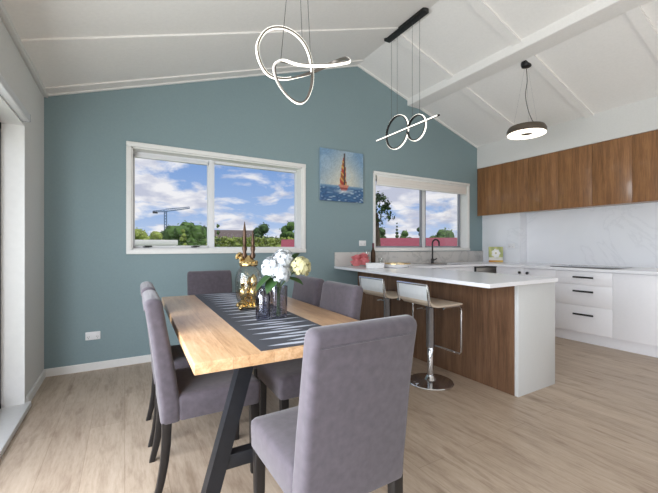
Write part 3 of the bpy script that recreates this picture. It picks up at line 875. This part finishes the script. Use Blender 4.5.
for (x, y, z, r) in ((-0.07, -0.03, 0.045, 0.055), (0.03, -0.05, 0.06, 0.058), (-0.02, 0.03, 0.1, 0.055), (0.08, 0.02, 0.1, 0.052), (0.05, -0.02, 0.135, 0.045)):
    rose((x, y, z), r).build('rose', M_petal_pink, pk, angle=80)
for (p, d) in (((0.1, 0.0, 0.05), (0.6, 0.5, 0.3)), ((-0.05, 0.03, 0.03), (-0.7, -0.4, 0.1))):
    mb = MB(); leaf(mb, p, d, 0.09, 0.025); mb.build('leaf', M_leaf, pk, angle=80)
# white box in front
bx = thing('white_box', 'low white box on the worktop in front of the pink roses', 'box', (2.60, 3.37, WZ), R(-32))
MB().box((-0.105, -0.06, 0), (0.105, 0.06, 0.05), 0.004).build('box_body', M_plastic, bx)
MB().box((-0.109, -0.064, 0.047), (0.109, 0.064, 0.062), 0.004).build('lid', M_plastic, bx)
# dark bottle and wine glass
bt = thing('wine_bottle', 'slim dark bottle on the worktop between the roses and the window', 'bottle', (2.925, 3.83, WZ))
MB().lathe([(0.03, 0), (0.033, 0.005), (0.033, 0.17), (0.028, 0.195), (0.014, 0.225), (0.0125, 0.29), (0.014, 0.292), (0.014, 0.3), (0.006, 0.302)], (0, 0, 0), 20).build('bottle_body', M_bronze, bt)
MB().lathe([(0.0145, 0.25), (0.0148, 0.252), (0.0148, 0.305), (0.004, 0.307)], (0, 0, 0), 16).build('capsule', mat('maroon_foil', (92, 36, 52), 0.35), bt)
wg = thing('wine_glass', 'clear stemmed glass standing beside the dark bottle', 'glass', (2.80, 3.80, WZ))
MB().lathe([(0.034, 0), (0.034, 0.002), (0.006, 0.008), (0.0045, 0.02), (0.0045, 0.1), (0.01, 0.11)], (0, 0, 0), 20).build('foot', M_jar, wg)
MB().lathe([(0.01, 0.108), (0.034, 0.13), (0.042, 0.165), (0.038, 0.2), (0.033, 0.22)], (0, 0, 0), 24, False).build('bowl', M_jar, wg)
gt = thing('glass_tumbler', 'short clear tumbler right of the dark bottle under the window edge', 'glass', (3.05, 3.82, WZ))
MB().lathe([(0.03, 0.0), (0.036, 0.1), (0.034, 0.1), (0.028, 0.006), (0.01, 0.006)], (0, 0, 0), 20, False).build('tumbler', M_jar, gt)
# gold rimmed tray
tr = thing('serving_tray', 'oval white tray with a gold rim on the peninsula worktop', 'tray', (2.93, 3.36, WZ), R(-30))
mb = MB(); mb.lathe([(0.1, 0.0), (0.135, 0.004), (0.15, 0.045), (0.146, 0.045), (0.132, 0.008), (0.02, 0.006)], (0, 0, 0), 40, True, 1.15); mb.build('dish', M_plastic, tr)
rings = [[((0.149 + r) * math.cos(2 * PI * q / 40) * 1.15, (0.149 + r) * math.sin(2 * PI * q / 40), z) for r, z in ((-0.005, 0.042), (0.005, 0.042), (0.005, 0.052), (-0.005, 0.052))] for q in range(40)]
MB().loft(rings, False, True).build('gold_rim', M_gold, tr)
pl = MB().lathe([(0.05, 0.008), (0.1, 0.018), (0.105, 0.024), (0.1, 0.026), (0.05, 0.014), (0.01, 0.014)], (2.93, 3.36, WZ), 32).build('plate', M_gold, None, (2.93, 3.36, WZ))
tag(pl, 'gold plate lying inside the gold-rimmed tray', 'plate')
# picture card of a white flower
def card(u, v):
    c = mixc((206, 204, 140), (140, 156, 100), abs(math.sin(7 * u + 3 * v)) * 0.7)
    r = math.hypot((u - 0.5) * 1.0, (v - 0.58) * 1.05); a = math.atan2(v - .58, u - .5)
    if r < 0.29 + 0.025 * math.cos(7 * a): c = mixc((250, 250, 248), (214, 216, 222), r * 2)
    if r < 0.07: c = (196, 190, 150)
    if v < 0.2: c = mixc((184, 126, 62), (224, 190, 96), u) if v < 0.13 else (226, 224, 222)
    elif v < 0.33: c = mixc(c, (232, 230, 238), 0.75)
    return c
cd = link('flower_picture', canvas_mesh('flower_picture', 0.215, 0.25, 0.02, card, 36), M_paint, None, (5.24, 3.59, WZ + 0.1285), R(40))
cd.rotation_euler = (R(-4), 0, R(-42))
tag(cd, 'small upright picture of a white flower standing on the worktop corner', 'picture')

# ------------------------------------------------------------------ pendant lights
TH = R(30.2); RT = Vector((math.cos(TH), -math.sin(TH), 0)); FW = Vector((math.sin(TH), math.cos(TH), 0)); UP = Vector((0, 0, 1))
kc = Vector((0.905, 1.90, 2.221))
knot = thing('knot_pendant', 'looping knot-shaped LED pendant light hanging above the dining table', 'pendant light', (kc.x, kc.y, kc.z))
kp = [(347, 62.5, -.02), (326, 65.5, -.10), (301, 65, -.13), (282, 61, -.11), (274.5, 67, -.075), (278, 82, -.03), (288, 96, .01), (299, 103, .04), (307, 98, .07), (312, 82, .09), (311, 62, .085), (305, 45, .06), (294, 33, .02), (280, 27.5, -.02), (266, 31, -.05), (257.5, 45, -.07), (260, 62, -.05), (269, 75, -.01), (284, 79, .04), (302, 75.5, .10), (319, 69.5, .15), (333, 62.5, .16), (344, 58.5, .10), (348.5, 60, .03)]
def kpoint(px, py, w):      # sketch of the loop turned into points in the room, 2.05 m out plus its own depth
    d = 2.05 + w
    return Vector((0, 0, 1.16)) + (RT * ((px - 329) / 351) + UP * ((246.5 - py) / 351) + FW) * d - kc
kpts = catmull([kpoint(*p) for p in kp], 10)
n = len(kpts)
nrm = []
for i in range(n):
    acc = Vector()
    for w in range(3, 16, 3):
        acc += kpts[i] * 2 - kpts[(i + w) % n] - kpts[i - w]
    t = (kpts[(i + 1) % n] - kpts[i - 1]).normalized()
    acc -= t * acc.dot(t); nrm.append(acc.normalized())
for _ in range(12):
    new = []
    for i in range(n):
        t = (kpts[(i + 1) % n] - kpts[i - 1]).normalized()
        v = nrm[i] * 2 + nrm[i - 1] + nrm[(i + 1) % n]; v -= t * v.dot(t); new.append(v.normalized())
    nrm = new
def strip(a0, a1, hb, i0=0, i1=None):
    """sweep a rectangle: a0..a1 along the outward normal, +-hb across"""
    rings = []
    idx = range(n) if i1 is None else range(i0, i1)
    for i in idx:
        i %= n
        t = (kpts[(i + 1) % n] - kpts[i - 1]).normalized(); b = t.cross(nrm[i])
        rings.append([kpts[i] + nrm[i] * a + b * hh for a, hh in ((a0, -hb), (a1, -hb), (a1, hb), (a0, hb))])
    mb = MB(); mb.loft(rings, i1 is not None, i1 is None); return mb
strip(-0.005, 0.004, 0.0095).build('metal_band', M_led_body, knot)
strip(0.0042, 0.0078, 0.007).build('light_strip', M_led, knot)
strip(-0.0085, -0.0052, 0.006, 95, 185).build('light_strip', M_led, knot)
can = Vector((0.905, 1.90, zc(0.905) - 0.0)) - kc
tilt = Matrix.Translation(can + Vector((-0.0, 0, 0.0)))
MB().lathe([(0.0, -0.05), (0.095, -0.05), (0.1, -0.045), (0.1, 0.03)], tuple(can), 32, False).build('canopy', M_led_body, knot)
for (i, tx) in ((31, -0.05), (113, -0.01), (101, 0.03)):
    p = kpts[i]; MB().tube([p, can + RT * tx + Vector((0, 0, -0.05))], 0.0016, 5).build('cable', M_cable, knot)

# linear pendant with two rings
lp = thing('ring_pendant', 'black linear pendant with two LED rings and a light bar hanging from the ridge', 'pendant light', (2.7, 2.955, ZRDG - 0.03))
MB().box((-0.042, -0.315, -0.035), (0.042, 0.315, 0.012), 0.003).build('canopy', M_black, lp)
def ringpart(cy, cz, r):
    segs = 56; out = []
    for (r0, r1, hb) in ((r - 0.012, r - 0.002, 0.012), (r - 0.0018, r + 0.0035, 0.008)):
        rings = [[(x, cy + rr * math.cos(2 * PI * q / segs), cz + rr * math.sin(2 * PI * q / segs)) for rr, x in ((r0, -hb), (r1, -hb), (r1, hb), (r0, hb))] for q in range(segs)]
        mb = MB(); mb.loft(rings, False, True); out.append(mb)
    b = out[0].build('ring_band', M_black, lp); out[1].build('light_strip', M_led, b)
zt = ZRDG - 0.03
ringpart(0.135, 2.472 - zt, 0.19); ringpart(-0.178, 2.432 - zt, 0.137)
bar = MB().box((-0.036, -0.52, 2.446 - zt), (-0.02, 0.47, 2.46 - zt), 0.002).build('light_bar', M_black, lp)
MB().box((-0.041, -0.5, 2.447 - zt), (-0.0362, 0.468, 2.459 - zt), 0.001).build('light_strip', M_led, bar)
for (yy, zz) in ((0.23, 2.63), (0.13, 2.662), (-0.115, 2.55), (-0.225, 2.555)):
    MB().tube([(0, yy, zz - zt), (0, yy, -0.03)], 0.0018, 5).build('cable', M_cable, lp)

# round disc pendant over the kitchen
rp = thing('disc_pendant', 'round taupe disc pendant light hanging over the kitchen floor', 'pendant light', (4.015, 2.36, 2.45))
MB().lathe_loop([(0.06, 0.012), (0.196, 0.012), (0.205, 0.02), (0.205, 0.058), (0.185, 0.092), (0.1, 0.098), (0.06, 0.075)], (0, 0, 0), 56).build('lamp_ring', M_lamp_body, rp)
MB().lathe_loop([(0.065, 0.012), (0.065, 0.004), (0.075, 0.0), (0.185, 0.0), (0.2, 0.004), (0.2, 0.0125)], (0, 0, 0), 56).build('diffuser', M_led_warm, rp)
ct = zc(4.015) - 2.45
MB().lathe([(0.0, -0.048), (0.03, -0.046), (0.05, -0.036), (0.058, -0.01), (0.058, 0.016)], (-0.0, 0, ct), 28, False).build('canopy', M_black, rp)
MB().tube(catmull([(0.0, 0, ct - 0.06), (0.015, 0.0, ct - 0.2), (0.0, 0.01, ct - 0.36), (0.03, 0.0, ct - 0.52), (0.075, -0.03, ct - 0.66), (0.125, -0.07, 0.097)], 6, False), 0.004, 6).build('cable', M_cable, rp)
for a in (20, 140, 260):
    MB().tube([(0.14 * math.cos(R(a)), 0.14 * math.sin(R(a)), 0.094), (0.02 * math.cos(R(a)), 0.02 * math.sin(R(a)), ct - 0.06)], 0.0008, 4).build('wire', M_alu_grey, rp)

# ------------------------------------------------------------------ outside
GZ = -2.7
struct(MB().box((-400, -120, GZ - 0.3), (500, 700, GZ)).build('ground', M_grass, smooth=False))
def at(az, dist, z=GZ):
    return Vector((dist * math.sin(R(az)), dist * math.cos(R(az)), z))
def tree(label, pos, top, rx, m, name='tree', seed=0, shape='round', nl=500, base=0.25, sparse=False, group='trees beyond the windows'):
    rd = random.Random(seed)
    h = top - GZ
    t = thing(name, label, 'tree', tuple(pos), group=group)
    cz, rz = h * (1 + base) / 2, h * (1 - base) / 2
    MB().tube([(0, 0, 0), (0.03 * h * rd.uniform(-1, 1), 0, cz * 0.6), (0, 0.02 * h, cz)], [0.035 * h, 0.028 * h, 0.012 * h], 7).build('trunk', M_bark, t)
    mb = MB()
    lobes = []
    if shape == 'cone':
        for q in range(15):
            f = q / 14; lobes.append((Vector((0, 0, cz - rz + 2 * rz * f * 0.95)), rx * (1.05 - f) * 0.85 + 0.05, 0.9))
    else:
        for q in range(13):
            a = rd.uniform(0, 2 * PI); rr = rx * 0.75 * math.sqrt(rd.random()); r = rx * rd.uniform(0.34, 0.5)
            zt = rz * math.sqrt(max(0.05, 1 - (rr / rx) ** 2)) - r * 0.9
            lobes.append((Vector((rr * math.cos(a), rr * math.sin(a), cz + zt * rd.uniform(-0.6, 1.0))), r, rd.uniform(0.85, 1.1)))
        lobes.append((Vector((0, 0, cz - rz * 0.1)), rx * 0.78, min(1.6, rz / rx)))
        lobes.append((Vector((0, 0, cz + rz - rx * 0.4)), rx * 0.42, 1.0))
    ls = max(0.08, rx * (0.13 if not sparse else 0.2))
    for c, r, az in lobes:
        if not sparse:
            mb.blob(c, r * 0.88, 2, (1, 1, az), 0.1)
        for q in range(nl // len(lobes)):
            z = rd.uniform(-1, 1); a = rd.uniform(0, 2 * PI); s = math.sqrt(1 - z * z)
            nv = Vector((s * math.cos(a), s * math.sin(a), z)); p = c + Vector((nv.x * r, nv.y * r, nv.z * r * az)) * (rd.uniform(0.8, 1.08) if not sparse else rd.uniform(0.2, 1.1))
            u = (nv.orthogonal().normalized() + Vector((rd.uniform(-1, 1), rd.uniform(-1, 1), rd.uniform(-1, 1))) * 0.8).normalized()
            v = nv.cross(u) + Vector((0, 0, rd.uniform(-.6, .6)))
            L = ls * rd.uniform(0.7, 1.4)
            mb.quad([p, p + u * L * 0.5 + v * L * 0.35, p + u * L, p + u * L * 0.5 - v * L * 0.35])
    mb.build('foliage', m, t, smooth=False)
    return t
def az_px(px): return 30.2 + math.degrees(math.atan((px - 329) / 351.0))
def top_py(px, py, dist):
    d = dist * math.cos(R(az_px(px) - 30.2)); return 1.16 + (246.5 - py) / 351.0 * d
def wid(px, w, dist): return w / 351.0 * dist * math.cos(R(az_px(px) - 30.2)) * 1.05
spec = [
    ('low bright hedge tree at the far left edge of the dining window', 137, 228, 17, 40, M_tree_lime, 'round'),
    ('low pale green tree left of the large round tree', 156, 230, 16, 34, M_tree_lime, 'round'),
    ('large round dark green tree in the left pane of the dining window', 187, 220.5, 23, 38, M_tree, 'round'),
    ('dark tree just left of the large round one, below the crane', 170, 225, 11, 46, M_tree_dark, 'round'),
    ('slim pale tree in front of the large round tree', 183, 229, 5, 30, M_tree_lime, 'round'),
    ('tall dark tree behind the dining window mullion', 204, 226, 11, 50, M_tree_dark, 'round'),
    ('spiky leaved plant at the left edge of the right dining pane', 218, 221, 5, 17, M_tree, 'cone'),
    ('round tree right of the grey roof, behind the gold jar', 264, 223, 13, 44, M_tree_dark, 'round'),
    ('dark feathery tree at the right edge of the dining window', 291, 221, 13, 38, M_tree, 'round'),
    ('tall leafy tree at the left edge of the kitchen window', 378, 191, 15, 14, M_tree_dark, 'round'),
    ('low dark bush at the left of the red roof in the kitchen window', 381, 227, 12, 46, M_tree_dark, 'round'),
    ('small pointed conifer behind the red roof', 397, 221, 6, 52, M_tree_dark, 'cone'),
    ('bushy tree beside the conifer behind the red roof', 405, 230, 9, 60, M_tree, 'round'),
    ('dark tree beside the mullion of the kitchen window', 419, 227, 6, 54, M_tree_dark, 'round'),
    ('broad round olive tree in the right pane of the kitchen window', 443, 228.5, 17, 50, M_tree, 'round'),
]
for i, (lab, px, py, w, dist, m, shp) in enumerate(spec):
    base = 0.72 if dist == 14 else 0.08
    tree(lab, at(az_px(px), dist), top_py(px, py, dist), wid(px, w, dist), m, seed=i + 20, shape=shp, nl=700 if dist == 14 else 560, base=base, sparse=(dist == 14))
# clipped hedge along the boundary, seen in the right pane of the dining window
rd = random.Random(77)
pa, pb = at(az_px(212), 27), at(az_px(292), 27)
hd = thing('garden_hedge', 'long olive green hedge along the bottom of the right dining window pane', 'hedge', tuple((pa + pb) / 2), math.atan2(pb.y - pa.y, pb.x - pa.x))
HL = (pb - pa).length / 2; HT = 1.16 + 7.5 / 351 * 25 - GZ
mb = MB()
for q in range(34):
    xx = -HL + 2 * HL * q / 33
    mb.blob((xx, rd.uniform(-0.1, 0.1), HT - 0.5 + rd.uniform(-0.12, 0.12)), rd.uniform(0.45, 0.6), 2, (1, 1, 1), 0.12)
mb.box((-HL, -0.4, 0), (HL, 0.4, HT - 0.5))
for q in range(2600):
    p = Vector((rd.uniform(-HL - .3, HL + .3), -0.45 + rd.uniform(-0.15, 0.2), HT - abs(rd.gauss(0, 0.7)) + 0.1)); u = Vector((rd.uniform(-1, 1), rd.uniform(-1, 0.2), rd.uniform(-1, 1))).normalized(); v = u.orthogonal().normalized(); L = rd.uniform(0.1, 0.22)
    mb.quad([p, p + u * L * .5 + v * L * .4, p + u * L, p + u * L * .5 - v * L * .4])
mb.build('foliage', M_tree_lime, hd, smooth=False)
# grey-roofed house, red roof, white outbuilding
def house(label, px, dist, length, depth, eave, ridge, mroof, mwall, rz, name='house'):
    p = at(az_px(px), dist)
    t = thing(name, label, name.split('_')[-1], tuple(p), rz)
    L, D = length / 2, depth / 2
    MB().box((-L, -D, 0), (L, D, eave - GZ)).build('walls', mwall, t, smooth=False)
    o = 0.35
    MB().prism([(-D - o, eave - GZ - 0.05), (D + o, eave - GZ - 0.05), (D + o, eave - GZ + 0.05), (0, ridge - GZ), (-D - o, eave - GZ + 0.05)], 'x', -L - o, L + o).build('roof', mroof, t, smooth=False)
    for s2 in (-0.5, 0.0, 0.5) if L > 1 else ():
        MB().box((s2 * L - 0.6, -D - 0.03, eave - GZ - 1.9), (s2 * L + 0.6, -D + 0.02, eave - GZ - 0.7)).build('window', M_cooktop, t, smooth=False)
    return t
house('house with a dark grey roof seen over the hedge in the dining window', 238, 62, 7, 7, 2.2, 3.95, M_grey_roof, M_white_out, R(-15))
house('house with a pinkish red metal roof below the kitchen window view', 418, 26, 16, 9, -0.6, 1.78, M_red_roof, M_white_out, R(-42))
house('small shed with a red roof at the right edge of the dining window', 294, 17, 0.5, 1.6, 0.9, 1.5, M_red_roof, M_white_out, R(-25), 'garden_shed')
wb = MB()
p = at(az_px(150), 13)
ob = thing('outbuilding', 'white flat-topped outbuilding at the bottom left of the dining window', 'building', tuple(p), R(0))
MB().box((-1.15, -1.2, 0), (0.66, 1.2, 1.2 - GZ)).build('walls', M_white_out, ob, smooth=False)
MB().box((-1.2, -1.25, 1.2 - GZ), (0.7, 1.25, 1.36 - GZ), 0.01).build('roof_edge', M_trim, ob)
# tower crane
p = at(az_px(165.5), 260)
cr = thing('tower_crane', 'distant blue-grey tower crane above the trees in the dining window', 'crane', tuple(p), R(-4))
S = 260 * math.cos(R(az_px(165.5) - 30.2)) / 351.0
jz = 1.16 + (246.5 - 211.5) * S - GZ
mb = MB()
for sx in (-1, 1):
    for sy in (-1, 1):
        mb.box((sx * 0.7 - 0.28, sy * 0.7 - 0.28, 0), (sx * 0.7 + 0.28, sy * 0.7 + 0.28, jz))
for q in range(14):
    z0 = jz * q / 14; mb.tube([(-0.7, -0.7, z0), (0.7, -0.7, z0 + jz / 14)], 0.14, 4); mb.tube([(-0.7, 0.7, z0 + jz / 14), (0.7, 0.7, z0)], 0.14, 4)
mb.build('mast', M_crane, cr, smooth=False)
def lattice(x0, z0, x1, z1, hgt, nseg):
    mb = MB()
    for (yy, dz) in ((-0.6, 0), (0.6, 0), (0, hgt)):
        mb.tube([(x0, yy, z0 + dz), (x1, yy, z1 + dz * 0.6)], 0.3, 4)
    for q in range(nseg):
        a, b = q / nseg, (q + 1) / nseg
        for yy in (-0.6, 0.6):
            xa = x0 + (x1 - x0) * a; za = z0 + (z1 - z0) * a; xb = x0 + (x1 - x0) * b; zb = z0 + (z1 - z0) * b; xm = (xa + xb) / 2; zm = (za + zb) / 2
            mb.tube([(xa, yy, za), (xm, 0, zm + hgt * 0.8), (xb, yy, zb)], 0.14, 4)
    return mb
lattice(0, jz, 23 * S * 0.98, jz + 4.2 * S, 1.6, 12).build('jib', M_crane, cr, smooth=False)
lattice(0, jz, -10 * S * 1.15, jz - 1.2 * S, 1.2, 4).build('counter_jib', M_crane, cr, smooth=False)
MB().box((-11.5 * S, -0.9, jz - 2.3 * S), (-7 * S, 0.9, jz - 0.4 * S), 0.1).build('counterweight', M_dark_alu, cr)

# ------------------------------------------------------------------ sky
w = bpy.data.worlds.new('sky'); sc.world = w; w.use_nodes = True
nt = w.node_tree; bg = nt.nodes['Background']
tc = N(nt, 'ShaderNodeTexCoord'); sx = N(nt, 'ShaderNodeSeparateXYZ'); nt.links.new(tc.outputs['Generated'], sx.inputs[0])
def math_(op, a, b=None):
    m = N(nt, 'ShaderNodeMath', operation=op)
    for i, v in enumerate((a, b)):
        if v is None: continue
        if isinstance(v, (int, float)): m.inputs[i].default_value = v
        else: nt.links.new(v, m.inputs[i])
    return m.outputs[0]
zpos = math_('MAXIMUM', sx.outputs[2], 0.0)
den = math_('ADD', zpos, 0.27)
cx_ = N(nt, 'ShaderNodeCombineXYZ'); nt.links.new(math_('DIVIDE', sx.outputs[0], den), cx_.inputs[0]); nt.links.new(math_('DIVIDE', sx.outputs[1], den), cx_.inputs[1])
cx_.inputs[2].default_value = 3.7
n1 = N(nt, 'ShaderNodeTexNoise', Scale=3.1, Detail=10.0, Roughness=0.55, Distortion=0.25); nt.links.new(cx_.outputs[0], n1.inputs['Vector'])
n2 = N(nt, 'ShaderNodeTexNoise', Scale=5.0, Detail=7.0, Roughness=0.5); nt.links.new(cx_.outputs[0], n2.inputs['Vector'])
mask = ramp(nt, [(0.42, (0, 0, 0, 1)), (0.525, (1, 1, 1, 1))]); nt.links.new(n1.outputs['Fac'], mask.inputs[0])
clc = ramp(nt, [(0.4, srgb(198, 203, 222)), (0.58, srgb(246, 246, 250))]); nt.links.new(n2.outputs['Fac'], clc.inputs[0])
skc = ramp(nt, [(0.0, srgb(200, 216, 242)), (0.08, srgb(164, 192, 234)), (0.25, srgb(118, 158, 218)), (1.0, srgb(92, 138, 205))]); nt.links.new(zpos, skc.inputs[0])
mx = N(nt, 'ShaderNodeMix', data_type='RGBA'); nt.links.new(mask.outputs[0], mx.inputs[0]); nt.links.new(skc.outputs[0], mx.inputs[6]); nt.links.new(clc.outputs[0], mx.inputs[7])
nt.links.new(mx.outputs[2], bg.inputs['Color'])
bg.inputs['Strength'].default_value = 0.95

# ------------------------------------------------------------------ light
def area(name, loc, rot, sx_, sy_, power, colr=(1, 1, 1)):
    L = bpy.data.lights.new(name, 'AREA'); L.shape = 'RECTANGLE'; L.size = sx_; L.size_y = sy_; L.energy = power; L.color = colr
    o = bpy.data.objects.new(name, L); col.objects.link(o); o.location = loc; o.rotation_euler = rot
    return o
area('door_daylight', (XL - 0.35, 0.7, 1.1), (0, R(-90), 0), 1.9, 3.0, 195, (0.9, 0.95, 1.0))
area('rear_fill', ((RX0 + RX1) / 2, YF - 0.35, 1.0), (R(128), 0, 0), 4.6, 1.6, 56, (1.0, 0.985, 0.96))  # added fill lamp behind the camera, tilted up to brighten the ceiling
S_ = bpy.data.lights.new('sun', 'SUN'); S_.energy = 2.2; S_.angle = R(1.0); S_.color = (1, 0.96, 0.9)
so_ = bpy.data.objects.new('sun', S_); col.objects.link(so_); so_.rotation_euler = (R(32), R(12), 0)

# ------------------------------------------------------------------ camera and colour
cam = bpy.data.cameras.new('camera'); co = bpy.data.objects.new('camera', cam); col.objects.link(co)
cam.sensor_width = 36.0; cam.lens = 351.0 / 658.0 * 36.0; cam.clip_start = 0.05; cam.clip_end = 2000
co.location = (0, 0, 1.16); co.rotation_euler = (R(90), 0, -TH)
sc.camera = co
vs = sc.view_settings; vs.view_transform = 'Standard'; vs.look = 'None'; vs.exposure = 0.0; vs.gamma = 1.0; vs.use_curve_mapping = False
sc.cycles.use_denoising = True
sc.cycles.max_bounces = 14; sc.cycles.diffuse_bounces = 8; sc.cycles.transparent_max_bounces = 24
sc.cycles.sample_clamp_indirect = 6.0
